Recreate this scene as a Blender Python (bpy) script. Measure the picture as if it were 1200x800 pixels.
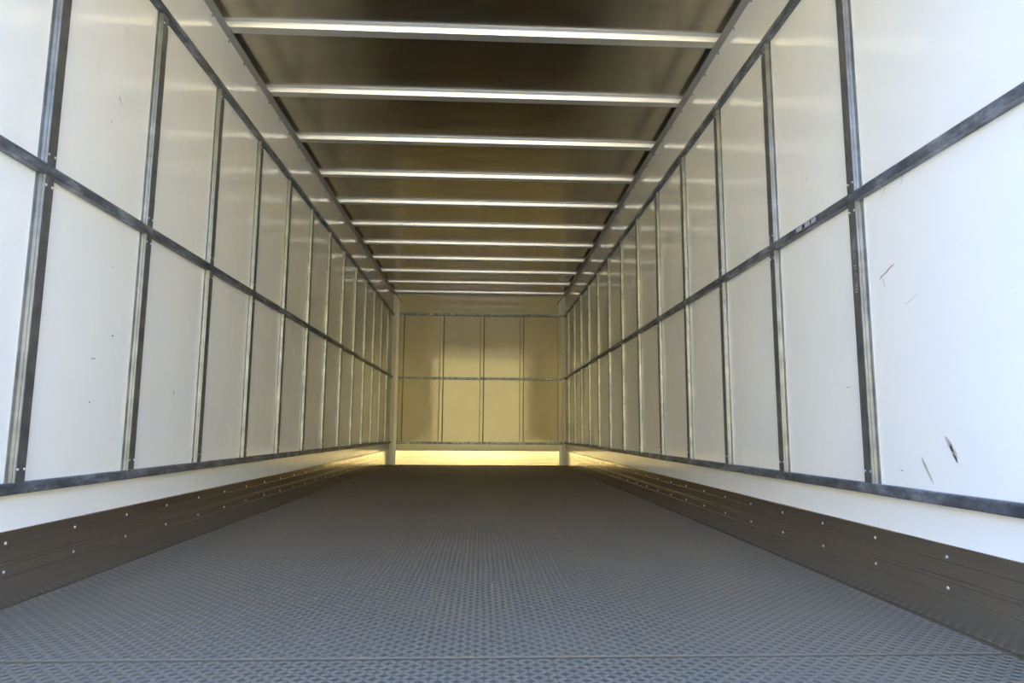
import bpy, bmesh, math, random
import numpy as np
from mathutils import Matrix, Vector

# ---------------------------------------------------------------- scene start
for o in list(bpy.data.objects):
    bpy.data.objects.remove(o)
C = bpy.context.scene.collection
S = bpy.context.scene
random.seed(4)

# ---------------------------------------------------------------- camera
F_PX, YAW, PITCH, ROLL = 788.4, 0.0439, 0.1316, 0.0064
CAM = Vector((0.0489, 0.0, 0.476))
cy, sy, cp, sp = math.cos(YAW), math.sin(YAW), math.cos(PITCH), math.sin(PITCH)
fw = Vector((sy * cp, cy * cp, sp))
rt = Vector((cy, -sy, 0))
up = rt.cross(fw)
r2 = math.cos(ROLL) * rt + math.sin(ROLL) * up
u2 = -math.sin(ROLL) * rt + math.cos(ROLL) * up
camd = bpy.data.cameras.new('camera')
cam = bpy.data.objects.new('camera', camd)
C.objects.link(cam)
cam.matrix_world = Matrix(((r2.x, u2.x, -fw.x, CAM.x), (r2.y, u2.y, -fw.y, CAM.y),
                           (r2.z, u2.z, -fw.z, CAM.z), (0, 0, 0, 1)))
camd.sensor_width = 36.0
camd.lens = 36.0 * F_PX / 1200.0
camd.clip_start = 0.02
camd.clip_end = 500
S.camera = cam

# ---------------------------------------------------------------- sky, sun, exposure
world = bpy.data.worlds.new('sky')
S.world = world
world.use_nodes = True
wn = world.node_tree.nodes
bg = wn['Background']
# clear sky: pale blue at the horizon, deeper blue overhead
wl = world.node_tree.links
wtc = wn.new('ShaderNodeTexCoord')
wsep = wn.new('ShaderNodeSeparateXYZ')
wramp = wn.new('ShaderNodeValToRGB')
wl.new(wtc.outputs['Generated'], wsep.inputs[0])
wl.new(wsep.outputs['Z'], wramp.inputs[0])
we = wramp.color_ramp.elements
we[0].position, we[0].color = 0.0, (0.33, 0.545, 1.0, 1)
we[1].position, we[1].color = 0.45, (0.19, 0.41, 1.0, 1)
wl.new(wramp.outputs[0], bg.inputs[0])
bg.inputs[1].default_value = 2.35

sund = bpy.data.lights.new('sun', 'SUN')
sund.energy = 11.0
sund.color = (1.0, 0.90, 0.74)
sund.angle = math.radians(0.6)
sun = bpy.data.objects.new('sun', sund)
C.objects.link(sun)
sun.rotation_euler = (math.radians(-52), 0, math.radians(-12))
sun.location = (3, 6, 12)

S.view_settings.view_transform = 'Standard'
S.view_settings.look = 'None'
S.view_settings.gamma = 1
S.view_settings.exposure = 1.86
S.view_settings.use_curve_mapping = False
S.cycles.max_bounces = 16
S.cycles.diffuse_bounces = 10
S.cycles.glossy_bounces = 8

# ---------------------------------------------------------------- measurements (metres)
HW = 1.22            # half inner width
Y0 = 0.50            # rear opening
D = 9.464            # inner face of the front wall
ZC = 2.4135          # underside of the roof skin
Z_RAIL = 2.380       # underside of the side roof rails
POST0_L, POST0_R, PSTEP = 1.3087, 1.3821, 0.5845
BOW0, BSTEP = 3.0565, 0.6258
KICK = 0.2016
RAIL_TOPS = {'bottom': 0.328, 'middle': 1.224, 'top': 2.104}
RAIL_H = 0.031
RAIL_D = 0.024
POST_D = 0.019


# ---------------------------------------------------------------- materials
def material(name, color, rough=0.5, metal=0.0, spec=0.5):
    m = bpy.data.materials.new(name)
    m.use_nodes = True
    b = m.node_tree.nodes['Principled BSDF']
    b.inputs['Base Color'].default_value = (*color, 1)
    b.inputs['Roughness'].default_value = rough
    b.inputs['Metallic'].default_value = metal
    b.inputs['Specular IOR Level'].default_value = spec
    return m, m.node_tree, b


def node(nt, kind, **inp):
    n = nt.nodes.new(kind)
    for k, v in inp.items():
        n.inputs[k].default_value = v
    return n


def coords(nt, scale=(1, 1, 1)):
    g = nt.nodes.new('ShaderNodeNewGeometry')
    mp = nt.nodes.new('ShaderNodeMapping')
    mp.inputs['Scale'].default_value = scale
    nt.links.new(g.outputs['Position'], mp.inputs['Vector'])
    return mp.outputs[0]


def noise(nt, vec, scale, detail=4, rough=0.55, dist=0.0):
    n = nt.nodes.new('ShaderNodeTexNoise')
    n.inputs['Scale'].default_value = scale
    n.inputs['Detail'].default_value = detail
    n.inputs['Roughness'].default_value = rough
    n.inputs['Distortion'].default_value = dist
    nt.links.new(vec, n.inputs['Vector'])
    return n.outputs[0]


def ramp(nt, fac, stops):
    r = nt.nodes.new('ShaderNodeValToRGB')
    e = r.color_ramp.elements
    while len(e) < len(stops):
        e.new(0.5)
    for el, (p, c) in zip(e, stops):
        el.position = p
        el.color = (*c, 1) if len(c) == 3 else c
    nt.links.new(fac, r.inputs[0])
    return r.outputs[0]


def bump(nt, b, h, strength, dist):
    n = nt.nodes.new('ShaderNodeBump')
    n.inputs['Strength'].default_value = strength
    n.inputs['Distance'].default_value = dist
    nt.links.new(h, n.inputs['Height'])
    nt.links.new(n.outputs[0], b.inputs['Normal'])


def mult(nt, a, b):
    m = nt.nodes.new('ShaderNodeMix')
    m.data_type = 'RGBA'
    m.blend_type = 'MULTIPLY'
    m.inputs[0].default_value = 1
    nt.links.new(a, m.inputs[6])
    nt.links.new(b, m.inputs[7])
    return m.outputs[2]


# white glossy wall skin, faintly dirty and slightly wavy
M_PANEL, nt, b = material('white_wall_skin', (0.8, 0.77, 0.68), 0.16, 0, 0.55)
v = coords(nt)
c1 = ramp(nt, noise(nt, v, 1.3, 5), [(0.3, (0.855, 0.82, 0.715)), (0.7, (0.895, 0.86, 0.76))])
c2 = ramp(nt, noise(nt, v, 38, 6, 0.7), [(0.18, (0.55, 0.5, 0.44)), (0.30, (1, 1, 1))])
nt.links.new(mult(nt, c1, c2), b.inputs['Base Color'])
nt.links.new(ramp(nt, noise(nt, v, 5, 5), [(0.3, (0.08,) * 3), (0.75, (0.17,) * 3)]), b.inputs['Roughness'])
bump(nt, b, noise(nt, v, 9, 2), 0.10, 0.02)

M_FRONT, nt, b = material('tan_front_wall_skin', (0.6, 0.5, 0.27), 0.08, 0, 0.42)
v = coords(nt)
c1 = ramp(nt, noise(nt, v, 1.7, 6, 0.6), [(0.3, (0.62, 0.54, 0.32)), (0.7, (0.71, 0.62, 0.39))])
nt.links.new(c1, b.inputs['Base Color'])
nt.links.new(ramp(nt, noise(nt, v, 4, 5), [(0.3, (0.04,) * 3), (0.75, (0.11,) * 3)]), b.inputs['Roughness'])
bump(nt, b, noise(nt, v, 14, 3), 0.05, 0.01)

M_EDGE_SHADE, nt, b = material('dark_edge_shade', (0.16, 0.125, 0.06), 0.6)  # shade at the edges of the back uprights, put into a dark colour

M_WHITE, nt, b = material('white_painted_angle', (0.82, 0.79, 0.71), 0.3)

# galvanized steel of posts and rails
M_STEEL, nt, b = material('galvanized_steel', (0.2, 0.21, 0.22), 0.35, 0.85)
v = coords(nt)
c1 = ramp(nt, noise(nt, v, 14, 6, 0.65), [(0.3, (0.20, 0.20, 0.185)), (0.62, (0.31, 0.31, 0.285)), (0.78, (0.46, 0.455, 0.42))])
nt.links.new(c1, b.inputs['Base Color'])
nt.links.new(ramp(nt, noise(nt, v, 22, 4), [(0.3, (0.36,) * 3), (0.7, (0.52,) * 3)]), b.inputs['Roughness'])

M_RAIL, nt, b = material('weathered_galvanized_rail', (0.2, 0.21, 0.22), 0.45, 0.7)
v = coords(nt, (1, 0.45, 1))
c1 = ramp(nt, noise(nt, v, 17, 6, 0.7), [(0.36, (0.12, 0.125, 0.135)), (0.52, (0.22, 0.235, 0.255)), (0.66, (0.46, 0.49, 0.52))])
nt.links.new(c1, b.inputs['Base Color'])

# bright aluminium of the bows
M_BOW, nt, b = material('bow_aluminium', (0.78, 0.75, 0.68), 0.34, 0.75)
v = coords(nt, (0.4, 8, 8))
nt.links.new(ramp(nt, noise(nt, v, 6, 4), [(0.3, (0.78, 0.75, 0.68)), (0.7, (0.90, 0.87, 0.80))]), b.inputs['Base Color'])

# roof skin: mill finish aluminium sheet
M_ROOF, nt, b = material('mill_aluminium_roof_skin', (0.5, 0.48, 0.44), 0.24, 1.0)
v = coords(nt, (0.6, 2.2, 1))
nt.links.new(ramp(nt, noise(nt, v, 3.0, 6, 0.65, 0.4), [(0.25, (0.52, 0.475, 0.38)), (0.7, (0.66, 0.61, 0.50))]), b.inputs['Base Color'])
nt.links.new(ramp(nt, noise(nt, v, 5, 5), [(0.3, (0.17,) * 3), (0.75, (0.27,) * 3)]), b.inputs['Roughness'])
bump(nt, b, noise(nt, v, 2.5, 2), 0.05, 0.02)

M_COVE, nt, b = material('grey_aluminium_angle', (0.5, 0.49, 0.46), 0.5, 0.75)

# scuff plates: brushed aluminium
def brushed(name, scale, c_lo, c_hi, r_lo, r_hi, wave):
    m, nt, b = material(name, c_hi, 0.25, 1.0)
    v = coords(nt, scale)
    nt.links.new(ramp(nt, noise(nt, v, 5, 6, 0.7), [(0.3, c_lo), (0.7, c_hi)]), b.inputs['Base Color'])
    nt.links.new(ramp(nt, noise(nt, v, 9, 5, 0.7), [(0.3, (r_lo,) * 3), (0.7, (r_hi,) * 3)]), b.inputs['Roughness'])
    bump(nt, b, noise(nt, v, 5, 2), wave, 0.002)
    return m
M_KICK = brushed('brushed_scuff_plate', (1, 0.25, 14), (0.70, 0.64, 0.56), (0.80, 0.74, 0.65), 0.12, 0.20, 0.03)
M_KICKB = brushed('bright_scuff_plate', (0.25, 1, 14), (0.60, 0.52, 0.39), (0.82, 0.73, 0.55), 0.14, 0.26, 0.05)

M_RIVET, nt, b = material('bright_rivet', (0.85, 0.85, 0.85), 0.3, 0.9)
M_SCREW, nt, b = material('dull_screw', (0.35, 0.34, 0.32), 0.4, 0.9)

# tread plate
M_FLOOR, nt, b = material('worn_tread_plate', (0.15, 0.15, 0.15), 0.5, 0.0, 0.15)
v = coords(nt)
c1 = ramp(nt, noise(nt, v, 1.7, 6, 0.6), [(0.3, (0.105, 0.081, 0.050)), (0.7, (0.15, 0.118, 0.077))])
c2 = ramp(nt, noise(nt, v, 5.2, 5, 0.7), [(0.22, (0.45, 0.42, 0.4)), (0.34, (1, 1, 1))])
nt.links.new(mult(nt, c1, c2), b.inputs['Base Color'])
nt.links.new(ramp(nt, noise(nt, v, 3, 5), [(0.3, (0.42,) * 3), (0.7, (0.6,) * 3)]), b.inputs['Roughness'])
M_LUG, nt, b = material('polished_tread_lug', (0.215, 0.172, 0.118), 0.42, 0.15, 0.25)

M_DARK, nt, b = material('black_cord', (0.02, 0.018, 0.015), 0.6)
M_SCUFF, nt, b = material('brown_scuff', (0.30, 0.21, 0.13), 0.7)
M_SCUFFG, nt, b = material('grey_scuff', (0.50, 0.44, 0.33), 0.7)
M_PRINT, nt, b = material('faded_white_print', (0.5, 0.5, 0.5), 0.6)
M_STICK, nt, b = material('pale_sticker', (0.42, 0.42, 0.44), 0.5)
M_INK, nt, b = material('dark_ink', (0.03, 0.03, 0.035), 0.6)
M_SHELL, nt, b = material('body_shell', (0.6, 0.6, 0.6), 0.4)
M_GROUND, nt, b = material('sunlit_concrete', (0.40, 0.39, 0.37), 0.9)
v = coords(nt)
nt.links.new(ramp(nt, noise(nt, v, 0.4, 6), [(0.3, (0.20, 0.20, 0.19)), (0.7, (0.26, 0.255, 0.24))]), b.inputs['Base Color'])


# ---------------------------------------------------------------- builders
def link(name, mesh, parent=None):
    o = bpy.data.objects.new(name, mesh)
    C.objects.link(o)
    if parent is not None:
        o.parent = parent
    return o


def tag(o, label=None, cat=None, group=None, kind=None):
    if label: o['label'] = label
    if cat: o['category'] = cat
    if group: o['group'] = group
    if kind: o['kind'] = kind
    return o


def empty(name, loc=(0, 0, 0)):
    o = bpy.data.objects.new(name, None)
    o.empty_display_size = 0.05
    C.objects.link(o)
    o.location = loc
    return o


def finish(bm, name, mat, smooth=False):
    bmesh.ops.recalc_face_normals(bm, faces=bm.faces[:])
    me = bpy.data.meshes.new(name)
    bm.to_mesh(me)
    bm.free()
    for m in (mat if isinstance(mat, (list, tuple)) else [mat]):
        me.materials.append(m)
    if smooth:
        for p in me.polygons:
            p.use_smooth = True
    return me


def box_mesh(name, mat, x0, x1, y0, y1, z0, z1, bevel=0.0):
    bm = bmesh.new()
    bmesh.ops.create_cube(bm, size=1)
    for w in bm.verts:
        w.co = Vector(((x0 + x1) / 2 + w.co.x * (x1 - x0), (y0 + y1) / 2 + w.co.y * (y1 - y0), (z0 + z1) / 2 + w.co.z * (z1 - z0)))
    if bevel:
        bmesh.ops.bevel(bm, geom=bm.edges[:], offset=bevel, segments=1, affect='EDGES')
    return finish(bm, name, mat)


def extrude_mesh(name, mat, pts, place, a, b):
    """Prism: a closed profile pts (p, q), run from a to b; place(p, q, t) turns it into a point."""
    bm = bmesh.new()
    A = [bm.verts.new(place(p, q, a)) for p, q in pts]
    B = [bm.verts.new(place(p, q, b)) for p, q in pts]
    n = len(pts)
    for i in range(n):
        bm.faces.new((A[i], A[(i + 1) % n], B[(i + 1) % n], B[i]))
    bm.faces.new(A)
    bm.faces.new(B[::-1])
    return finish(bm, name, mat)


def dome_mesh(name, mat, r, h, seg=8):
    """Rivet head: low dome with its base on local z = 0."""
    bm = bmesh.new()
    rings = []
    for k in range(3):
        a = k * math.pi / 2 / 3
        rings.append([bm.verts.new((r * math.cos(a) * math.cos(t), r * math.cos(a) * math.sin(t), h * math.sin(a)))
                      for t in (2 * math.pi * i / seg for i in range(seg))])
    top = bm.verts.new((0, 0, h))
    for A, B in zip(rings, rings[1:]):
        for i in range(seg):
            bm.faces.new((A[i], A[(i + 1) % seg], B[(i + 1) % seg], B[i]))
    for i in range(seg):
        bm.faces.new((rings[-1][i], rings[-1][(i + 1) % seg], top))
    bm.faces.new(rings[0][::-1])
    return finish(bm, name, mat, True)


RIVET = dome_mesh('rivet', M_RIVET, 0.0045, 0.0025)
RIVETK = dome_mesh('rivet_large', M_RIVET, 0.0048, 0.0028)
SCREW = dome_mesh('screw', M_SCREW, 0.007, 0.008, 6)
ROT = {(-1, 0): (0, math.pi / 2, 0), (1, 0): (0, -math.pi / 2, 0), (0, 1): (math.pi / 2, 0, 0)}


def stud(mesh, name, parent, loc, side):
    """Rivet on a surface; side -1 left wall, 1 right wall, 0 the front wall."""
    o = link(name, mesh, parent)
    o.location = Vector(loc) - Vector(parent.location)
    o.rotation_euler = ROT[(side, 0)] if side else ROT[(0, 1)]
    return o


ORD = ['zeroth', 'first', 'second', 'third', 'fourth', 'fifth', 'sixth', 'seventh', 'eighth', 'ninth', 'tenth',
       'eleventh', 'twelfth', 'thirteenth', 'fourteenth']
SIDES = {-1: 'left', 1: 'right'}

# ---------------------------------------------------------------- setting
for s in (-1, 1):
    x0, x1 = sorted((s * (HW + 0.008), s * (HW + 0.05)))
    w = link('wall_' + SIDES[s], box_mesh('wall_shell', M_SHELL, x0, x1, Y0, D + 0.05, -0.12, ZC + 0.06))
    tag(w, kind='structure')
    p0 = POST0_L if s < 0 else POST0_R
    cuts = [Y0] + [p0 + PSTEP * i + 0.0235 for i in range(1, 15)] + [D]
    cuts = [c for c in cuts if c <= D - 0.05] + [D]
    for a, b_ in zip(cuts, cuts[1:]):
        x0, x1 = sorted((s * HW, s * (HW + 0.006)))
        pm = link('wall_panel', box_mesh('wall_panel', M_PANEL, x0, x1, a + 0.0003, b_ - 0.0003, 0.0, ZC, 0.0003), w)
        if s > 0 and a < 1.9 < b_ or s > 0 and a < 1.7 < b_:
            PANEL_R = pm
        if s < 0 and a < 2.3 < b_:
            PANEL_L = pm
wall_front = link('wall_back', box_mesh('wall_shell', M_SHELL, -HW - 0.008, HW + 0.008, D + 0.007, D + 0.05, -0.12, ZC + 0.06))
tag(wall_front, kind='structure')
BACKX = [-1.087, -0.527, 0.041, 0.600, 1.144]
cuts = [-HW, -0.527, 0.041, 0.600, HW]
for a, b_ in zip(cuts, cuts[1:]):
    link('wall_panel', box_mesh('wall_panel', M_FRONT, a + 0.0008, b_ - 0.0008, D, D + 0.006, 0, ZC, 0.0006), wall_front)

ceiling = link('ceiling', box_mesh('roof_shell', M_SHELL, -HW - 0.05, HW + 0.05, Y0, D + 0.05, ZC + 0.004, ZC + 0.05))
tag(ceiling, kind='structure')
bow_y = [BOW0 + BSTEP * i for i in range(11)]
cuts = [Y0] + [y + 0.03 for y in bow_y] + [D]
for a, b_ in zip(cuts, cuts[1:]):
    link('ceiling_panel', box_mesh('ceiling_panel', M_ROOF, -HW + 0.001, HW - 0.001, a + 0.0005, b_ - 0.0005, ZC, ZC + 0.003), ceiling)

floor = link('floor', box_mesh('floor_base', M_SHELL, -HW - 0.05, HW + 0.05, Y0, D + 0.05, -0.12, -0.006))
tag(floor, kind='structure')
seams = [Y0, 1.500, 5.300, D]
plates = []
for a, b_ in zip(seams, seams[1:]):
    plates.append((link('floor_plate', box_mesh('floor_plate', M_FLOOR, -HW, HW, a + 0.0012, b_ - 0.0012, -0.005, 0.0, 0.0008), floor), a, b_))


def lug_field(y0, y1):
    """Raised lugs of the tread plate: crossed bars in a chequer, six faces each."""
    d, L, W, H = 0.0178, 0.0125, 0.0052, 0.0024
    xs = np.arange(-1.195, 1.196, d)
    ys = np.arange(math.ceil((y0 + 0.008) / d) * d, y1 - 0.008, d)
    gx, gy = np.meshgrid(xs, ys)
    ii, jj = np.meshgrid(np.arange(len(xs)), np.round(ys / d).astype(int))
    s = np.where((ii + jj) % 2 == 0, 1.0, -1.0).ravel()
    gx, gy = gx.ravel(), gy.ravel()
    n = len(gx)
    q = math.sqrt(0.5)
    ax, ay = q * np.ones(n), q * s           # along
    bx, by = -ay, ax                         # across
    base = [(-L, 0, 0), (-L * .5, -W, 0), (L * .5, -W, 0), (L, 0, 0), (L * .5, W, 0), (-L * .5, W, 0), (-L * .6, 0, H), (L * .6, 0, H)]
    co = np.zeros((n, 8, 3), np.float32)
    for k, (u, w, z) in enumerate(base):
        co[:, k, 0] = gx + ax * u + bx * w
        co[:, k, 1] = gy + ay * u + by * w
        co[:, k, 2] = z
    tri = np.array([(0, 1, 6), (1, 2, 6), (2, 7, 6), (2, 3, 7), (3, 4, 7), (4, 5, 7), (5, 6, 7), (5, 0, 6)], np.int32)
    idx = (np.arange(n, dtype=np.int32)[:, None, None] * 8 + tri[None]).ravel()
    me = bpy.data.meshes.new('tread')
    nt_ = n * 8
    me.vertices.add(n * 8)
    me.vertices.foreach_set('co', co.ravel())
    me.loops.add(nt_ * 3)
    me.loops.foreach_set('vertex_index', idx)
    me.polygons.add(nt_)
    me.polygons.foreach_set('loop_start', np.arange(0, nt_ * 3, 3, dtype=np.int32))
    me.update(calc_edges=True)
    me.materials.append(M_LUG)
    return me


weld = link('weld_seam', box_mesh('weld_seam', M_LUG, -1.19, 1.19, 1.4996, 1.5006, -0.003, 0.0016), floor)
for pl, a, b_ in plates:
    tag(link('tread', lug_field(a, b_), pl), kind='stuff')

ground = link('ground', box_mesh('ground', M_GROUND, -120, 120, -150, 90, -1.4, -1.2))
tag(ground, kind='structure')
M_BOUNCE, nt, b = material('tan_bounce', (0.76, 0.64, 0.25), 0.8)  # warm tan chosen for the light it throws into the box
bounce_block = link('unseen_bounce_block', box_mesh('unseen_bounce_block', M_BOUNCE, -45, 45, -36, -28, -1.2, 7.5))  # unseen block added behind the camera: warm reflections, hides the bright horizon
tag(bounce_block, kind='structure')

# ---------------------------------------------------------------- wall posts
PROFILE = [(0, -.012), (.003, -.012), (.0035, -.001), (.012, 0), (.0125, .002), (.0175, .0025), (.019, .0045),
           (.019, .0425), (.0175, .0445), (.003, .047), (.003, .059), (0, .059)]


def side_prism(name, mat, s, pts, a, b, along='z', y=0.0):
    if along == 'z':
        return extrude_mesh(name, mat, pts, lambda p, q, t: (s * (HW - p), y + q, t), a, b)
    return extrude_mesh(name, mat, pts, lambda p, q, t: (s * (HW - p), t, q), a, b)


SEGS = [('upper_channel', RAIL_TOPS['middle'], RAIL_TOPS['top'] - RAIL_H), ('lower_channel', RAIL_TOPS['bottom'], RAIL_TOPS['middle'] - RAIL_H)]
WHERE_POST = {1: 'nearest the rear opening', 2: 'second from the rear opening'}
for s in (-1, 1):
    base = POST0_L if s < 0 else POST0_R
    n = len([i for i in range(1, 15) if base + PSTEP * i < D - 0.13])
    for i in range(1, n + 1):
        y = base + PSTEP * i
        t = empty('wall_post', (s * HW, y, RAIL_TOPS['bottom']))
        if i == n:
            txt = 'galvanized steel post of the %s wall, last one before the back wall' % SIDES[s]
        elif i == 1:
            txt = 'galvanized steel post of the %s wall, nearest to the rear opening' % SIDES[s]
            if s > 0: txt = 'galvanized steel post with faded white print, nearest the opening on the right wall'
        else:
            txt = 'galvanized steel post of the %s wall, %s counted from the opening' % (SIDES[s], ORD[i])
        tag(t, txt, 'post', 'steel posts along the %s wall' % SIDES[s])
        for nm, a, b_ in SEGS:
            o = link(nm, side_prism(nm, M_STEEL, s, PROFILE, a, b_, 'z', y), t)
            o.matrix_parent_inverse = Matrix.Translation(-t.location)
        if i <= 7:
            for z in (RAIL_TOPS['top'] - RAIL_H - .035, RAIL_TOPS['middle'] + .03, RAIL_TOPS['middle'] - RAIL_H - .03, RAIL_TOPS['bottom'] + .035):
                for dy in (0.010, 0.037):
                    stud(RIVET, 'rivet', t, (s * (HW - POST_D), y + dy, z), s)
        if s > 0 and i == 1:
            bm = bmesh.new()
            z = 1.075
            rnd = random.Random(3)
            while z > 0.905:
                h = rnd.uniform(.004, .0075)
                if rnd.random() < .85:
                    for k in range(2):
                        y0 = y + .016 + k * .008 + rnd.uniform(0, .002)
                        y1 = y0 + rnd.uniform(.004, .007)
                        x = HW - POST_D
                        vs = [bm.verts.new((xx, yy, zz)) for xx in (x - .0004, x + .0002) for yy, zz in ((y0, z), (y1, z - .001), (y1, z - h * .45), (y0, z - h * .5))]
                        for f in ((0, 1, 2, 3), (7, 6, 5, 4), (0, 4, 5, 1), (1, 5, 6, 2), (2, 6, 7, 3), (3, 7, 4, 0)):
                            bm.faces.new([vs[j] for j in f])
                z -= h + .002
            o = link('print', finish(bm, 'print', M_PRINT), t)
            o.matrix_parent_inverse = Matrix.Translation(-t.location)
            tag(o, 'faded white stencilled print running down the post face', kind='stuff')

# front (far) wall posts: seen face on
for k, x in enumerate(BACKX):
    t = empty('wall_post', (x, D, RAIL_TOPS['bottom']))
    txt = ['leftmost upright of the back wall, beside the left corner angle', 'upright of the back wall, first one right of its left edge upright',
           'middle upright of the back wall', 'upright of the back wall, between the middle and right edge ones',
           'rightmost upright of the back wall, beside the right corner angle'][k]
    tag(t, 'tan painted steel ' + txt, 'post', 'steel uprights on the back wall')
    for nm, a, b_ in (('upper_channel', 1.212, 2.090), ('lower_channel', 0.315, 1.183)):
        o = link(nm, extrude_mesh(nm, M_FRONT, PROFILE, lambda p, q, tt: (x + q - .0235, D - p, tt), a, b_), t)
        o.matrix_parent_inverse = Matrix.Translation(-t.location)
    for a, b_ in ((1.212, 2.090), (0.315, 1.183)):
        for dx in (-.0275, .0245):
            o = link('edge_shade_strip', box_mesh('edge_shade_strip', M_EDGE_SHADE, x + dx, x + dx + .010, D - .0045, D - .0031, a, b_), t)  # dark strip standing in for the shaded edge of the upright
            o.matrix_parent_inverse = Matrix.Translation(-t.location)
    for z in (2.06, 1.245, 1.15, 0.345):
        for dx in (-.0135, .0135):
            stud(RIVET, 'rivet', t, (x + dx, D - POST_D, z), 0)

# ---------------------------------------------------------------- horizontal rails
def rail_profile(top):
    h = RAIL_H
    return [(0, top), (RAIL_D - .004, top), (RAIL_D - .001, top - .003), (RAIL_D, top - .007), (RAIL_D, top - h + .005),
            (RAIL_D - .002, top - h + .001), (RAIL_D - .005, top - h), (0, top - h)]


RAILTXT = {'bottom': 'low horizontal steel rail of the %s wall, just above the scuff plate',
           'middle': 'horizontal steel rail across the middle of the %s wall posts',
           'top': 'high horizontal steel rail of the %s wall, below the white top band'}
for s in (-1, 1):
    for lev, top in RAIL_TOPS.items():
        o = link('wall_rail', side_prism('wall_rail', M_RAIL, s, rail_profile(top), Y0 + .02, D - 0.045, 'y'))
        tag(o, RAILTXT[lev] % SIDES[s], 'rail', 'steel rails along the %s wall' % SIDES[s])
        if s > 0 and lev == 'middle':
            st = link('sticker', box_mesh('sticker', M_STICK, HW - RAIL_D - .0006, HW - RAIL_D + .0005, 2.205, 2.350, top - .023, top - .006), o)
            tag(st, 'pale grey sticker with dark bars')
            for a, b_ in ((2.238, 2.246), (2.285, 2.305)):
                link('bar', box_mesh('bar', M_INK, HW - RAIL_D - .0011, HW - RAIL_D - .0004, a, b_, top - .022, top - .007), st)
for lev, top in (('bottom', .315), ('middle', 1.212), ('top', 2.119)):
    o = link('wall_rail', extrude_mesh('wall_rail', M_RAIL, rail_profile(top), lambda p, q, t: (t, D - p, q), -1.128, 1.185))
    tag(o, {'bottom': 'low horizontal steel rail of the back wall, above its bright scuff plate',
            'middle': 'horizontal steel rail across the middle of the back wall',
            'top': 'high horizontal steel rail of the back wall, under the roof'}[lev], 'rail', 'steel rails across the back wall')

# ---------------------------------------------------------------- scuff plates
def kick_profile(top, grooves, th, ridge):
    pts = [(.0015, 0.0005), (th, 0.0005)]
    for z in sorted(grooves):
        pts += [(th, z - .003), (th + ridge, z - .001), (th + ridge, z), (th, z + .0003)]
    pts += [(th, top - .003), (th - .003, top), (.0015, top)]
    return pts


GROOVES = [0.162, 0.124, 0.114, 0.082]
for s in (-1, 1):
    o = link('scuff_plate', side_prism('scuff_plate', M_KICK, s, kick_profile(KICK, GROOVES, .011, .0022), Y0 + .01, D - .013, 'y'))
    tag(o, 'ribbed brushed aluminium scuff plate along the foot of the %s wall' % SIDES[s], 'scuff plate', 'scuff plates at the foot of the walls')
    y = (2.205 if s < 0 else 1.680) - .3075 * 4
    while y < 8.2:
        if y > Y0 + .05:
            for z, dy in ((.171, 0), (.096, .004)):
                stud(RIVETK, 'rivet', o, (s * (HW - .0109), y + dy, z), s)
        y += .3075
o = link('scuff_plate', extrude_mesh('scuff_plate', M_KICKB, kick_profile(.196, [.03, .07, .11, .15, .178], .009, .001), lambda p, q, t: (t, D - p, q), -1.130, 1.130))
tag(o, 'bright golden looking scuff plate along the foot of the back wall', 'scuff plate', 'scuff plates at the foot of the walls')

# ---------------------------------------------------------------- corner angles at the far end
for s in (-1, 1):
    pts = [(HW - .0005, D - .0005), (HW - .0005, D - .040), (HW - .012, D - .042), (HW - .052, D - .016), (HW - .088, D - .010), (HW - .088, D - .0005)]
    o = link('corner_angle', extrude_mesh('corner_angle', M_WHITE, pts, lambda p, q, t: (s * p, q, t), .0008, 2.375))
    tag(o, 'white riveted corner angle where the %s wall meets the back wall' % SIDES[s], 'corner angle', 'white angles in the back corners')
    for k in range(12):
        stud(RIVETK, 'rivet', o, (s * (HW - .070), D - .013, .12 + k * .19), 0)

# ---------------------------------------------------------------- roof rails, bows, header
for s in (-1, 1):
    pts = [(0, Z_RAIL), (.037, Z_RAIL), (.037, Z_RAIL + .006), (.006, Z_RAIL + .006), (.006, ZC - .001), (0, ZC - .001)]
    o = link('roof_rail', side_prism('roof_rail', M_COVE, s, pts, Y0 + .01, D - .05, 'y'))
    tag(o, 'grey aluminium angle along the top edge of the %s wall carrying the bows' % SIDES[s], 'roof rail', 'roof rails along the side walls')
    y = 2.942 - .21 * 9
    while y < 8.9:
        stud(SCREW, 'screw', o, (s * HW, y if s < 0 else y - .03, 2.367), s)
        y += .21

ZB = Z_RAIL + .0065
BOWP = [(-.030, ZC - .0005), (-.030, ZC - .0025), (-.0052, ZC - .003), (-.0038, ZC - .012), (-.0016, ZC - .020), (.001, ZB), (.056, ZB), (.066, ZC - .003), (.086, ZC - .0025), (.086, ZC - .0005)]
for i, y in enumerate(bow_y):
    o = link('roof_bow', extrude_mesh('roof_bow', M_BOW, BOWP, lambda p, q, t: (t, y + p, q), -HW + .0075, HW - .0075))
    txt = 'pale aluminium roof bow crossing the ceiling, %s from the opening' % ORD[i + 1]
    if i == 0: txt = 'pale aluminium roof bow nearest to the opening, first to cross the ceiling'
    if i == 10: txt = 'pale aluminium roof bow against the top of the back wall'
    tag(o, txt, 'roof bow', 'aluminium bows under the roof')
pts = [(0, 2.376), (.020, 2.376), (.020, 2.384), (.006, 2.386), (.006, ZC - .001), (0, ZC - .001)]
o = link('roof_header', extrude_mesh('roof_header', M_COVE, pts, lambda p, q, t: (t, D - p, q), -HW + .09, HW - .09))
tag(o, 'thin aluminium angle along the top edge of the back wall', 'roof rail')
for k in range(12):
    stud(RIVETK, 'rivet', o, (-1.045 + k * .19, D, 2.352), 0)


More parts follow.
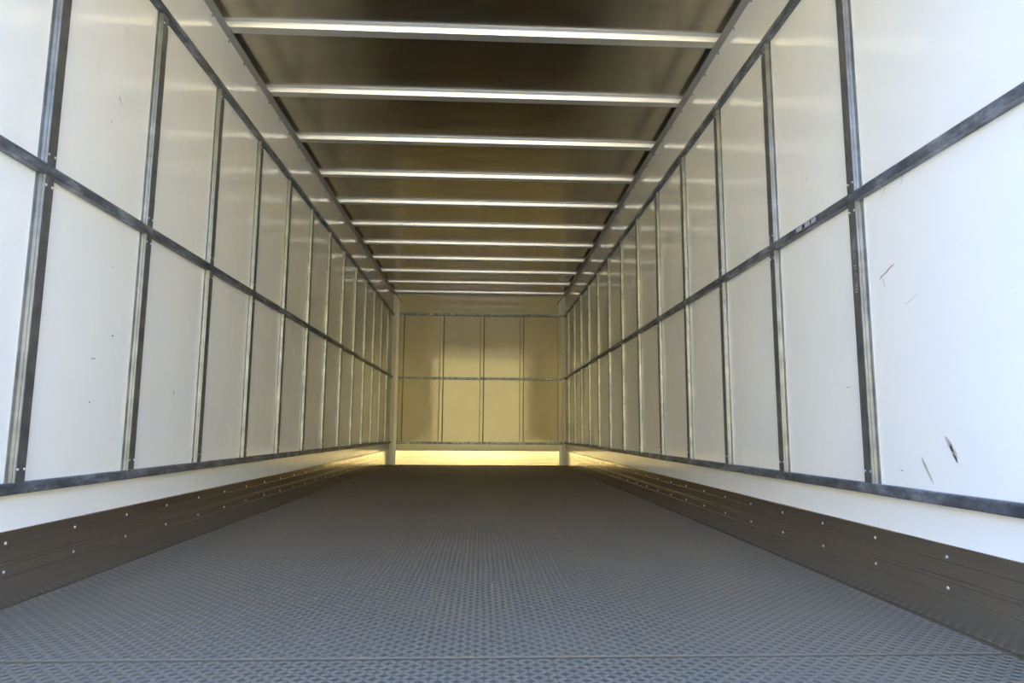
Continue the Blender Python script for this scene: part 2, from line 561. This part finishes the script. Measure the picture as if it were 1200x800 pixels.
def cord(name, pts, r, label):
    bm = bmesh.new()
    rings = []
    for i, p in enumerate(pts):
        p = Vector(p)
        d = (Vector(pts[min(i + 1, len(pts) - 1)]) - Vector(pts[max(i - 1, 0)])).normalized()
        a = d.orthogonal().normalized()
        c = d.cross(a)
        rings.append([bm.verts.new(p + r * (math.cos(t) * a + math.sin(t) * c)) for t in (k * math.pi / 3 for k in range(6))])
    for A, B in zip(rings, rings[1:]):
        for k in range(6):
            bm.faces.new((A[k], A[(k + 1) % 6], B[(k + 1) % 6], B[k]))
    bm.faces.new(rings[0]); bm.faces.new(rings[-1][::-1])
    tag(link(name, finish(bm, name, M_DARK, True)), label, 'cord', 'cord ends in the roof corners')


for s in (-1, 1):
    x = s * 1.16
    cord('cord_end', [(x + s * .02, D - .06, 2.374), (x, D - .055, 2.350), (x - s * .025, D - .045, 2.315), (x - s * .05, D - .030, 2.275)], .006,
         'short dark cord end hanging in the upper %s back corner' % SIDES[s])


# ---------------------------------------------------------------- scuffs on the wall skin
def scuff(parent, s, pts, mat, name='scuff'):
    """Smear with a shape of its own, 0.3 mm proud of the skin; pts are (y, z, half width)."""
    bm = bmesh.new()
    rings = []
    for i, (y, z, w) in enumerate(pts):
        a = pts[min(i + 1, len(pts) - 1)]
        b_ = pts[max(i - 1, 0)]
        dy, dz = a[0] - b_[0], a[1] - b_[1]
        l = math.hypot(dy, dz)
        ny, nz = -dz / l, dy / l
        x = s * (HW - .0003)
        xi = s * (HW + .0005)
        rings.append([bm.verts.new(c) for c in ((xi, y + ny * w, z + nz * w), (x, y + ny * w * .7, z + nz * w * .7), (x, y - ny * w * .8, z - nz * w * .8), (xi, y - ny * w, z - nz * w))])
    for A, B in zip(rings, rings[1:]):
        for k in range(4):
            bm.faces.new((A[k], A[(k + 1) % 4], B[(k + 1) % 4], B[k]))
    bm.faces.new(rings[0]); bm.faces.new(rings[-1][::-1])
    return link(name, finish(bm, name, mat), parent)


def panel_at(s, y):
    w = bpy.data.objects['wall_' + SIDES[s]]
    for ch in w.children:
        ys = [q.co.y for q in ch.data.vertices]
        if ch.name.startswith('wall_panel') and min(ys) <= y <= max(ys):
            return ch
    return w


def scratch(s, y, z, dy, dz, w, mat):
    rnd = random.Random(int(y * 1000 + z * 77))
    n = 6
    pts = [(y + dy * k / n + rnd.uniform(-1, 1) * w, z + dz * k / n + rnd.uniform(-1, 1) * w * .6, w * rnd.uniform(.4, 1.1) * (0.35 if k in (0, n) else 1)) for k in range(n + 1)]
    scuff(panel_at(s, y), s, pts, mat)


scratch(1, 1.900, .925, -.075, .030, .0030, M_SCUFF)
scratch(1, 1.885, .928, -.010, -.030, .0018, M_SCUFF)
smear = lambda pts, mat: scuff(panel_at(1, pts[0][0]), 1, pts, mat)
smear([(1.668, .468, .002), (1.660, .458, .007), (1.652, .447, .009), (1.645, .436, .008), (1.638, .424, .010), (1.632, .413, .006), (1.629, .404, .002)], M_SCUFFG)
smear([(1.652, .450, .001), (1.649, .443, .004), (1.646, .436, .004), (1.641, .430, .002)], M_SCUFF)
smear([(1.641, .424, .001), (1.637, .418, .004), (1.632, .408, .003), (1.631, .404, .001)], M_SCUFF)
smear([(1.766, .412, .0015), (1.758, .398, .005), (1.748, .382, .0055), (1.738, .366, .005), (1.730, .354, .003), (1.726, .346, .001)], M_SCUFFG)
smear([(1.757, .396, .001), (1.754, .391, .0025), (1.750, .386, .001)], M_SCUFF)
scratch(1, 1.790, .83, -.06, .018, .0014, M_SCUFFG)
scratch(1, 1.870, 1.16, -.05, .05, .0012, M_SCUFFG)
scratch(1, 1.770, 1.17, -.02, .035, .0014, M_SCUFFG)
scratch(1, 1.860, .315 + .06, -.012, -.004, .0022, M_SCUFF)
scratch(1, 2.290, 1.40, .012, -.02, .0022, M_SCUFFG)
scratch(1, 2.120, .62, -.03, .0, .0014, M_SCUFF)
scratch(-1, 2.26, 1.62, .020, -.030, .0016, M_INK)
scratch(-1, 2.22, 1.51, .012, -.008, .0016, M_INK)
scratch(-1, 2.30, 1.02, .02, .006, .0012, M_SCUFFG)
scratch(-1, 2.34, .79, .012, .0, .0024, M_INK)
scratch(-1, 2.23, .70, .030, .0, .0014, M_INK)
scratch(-1, 2.24, .56, .008, -.004, .0020, M_INK)
scratch(-1, 2.83, .63, .010, -.015, .0024, M_INK)
scratch(-1, 2.86, 1.60, .030, -.03, .0018, M_SCUFFG)
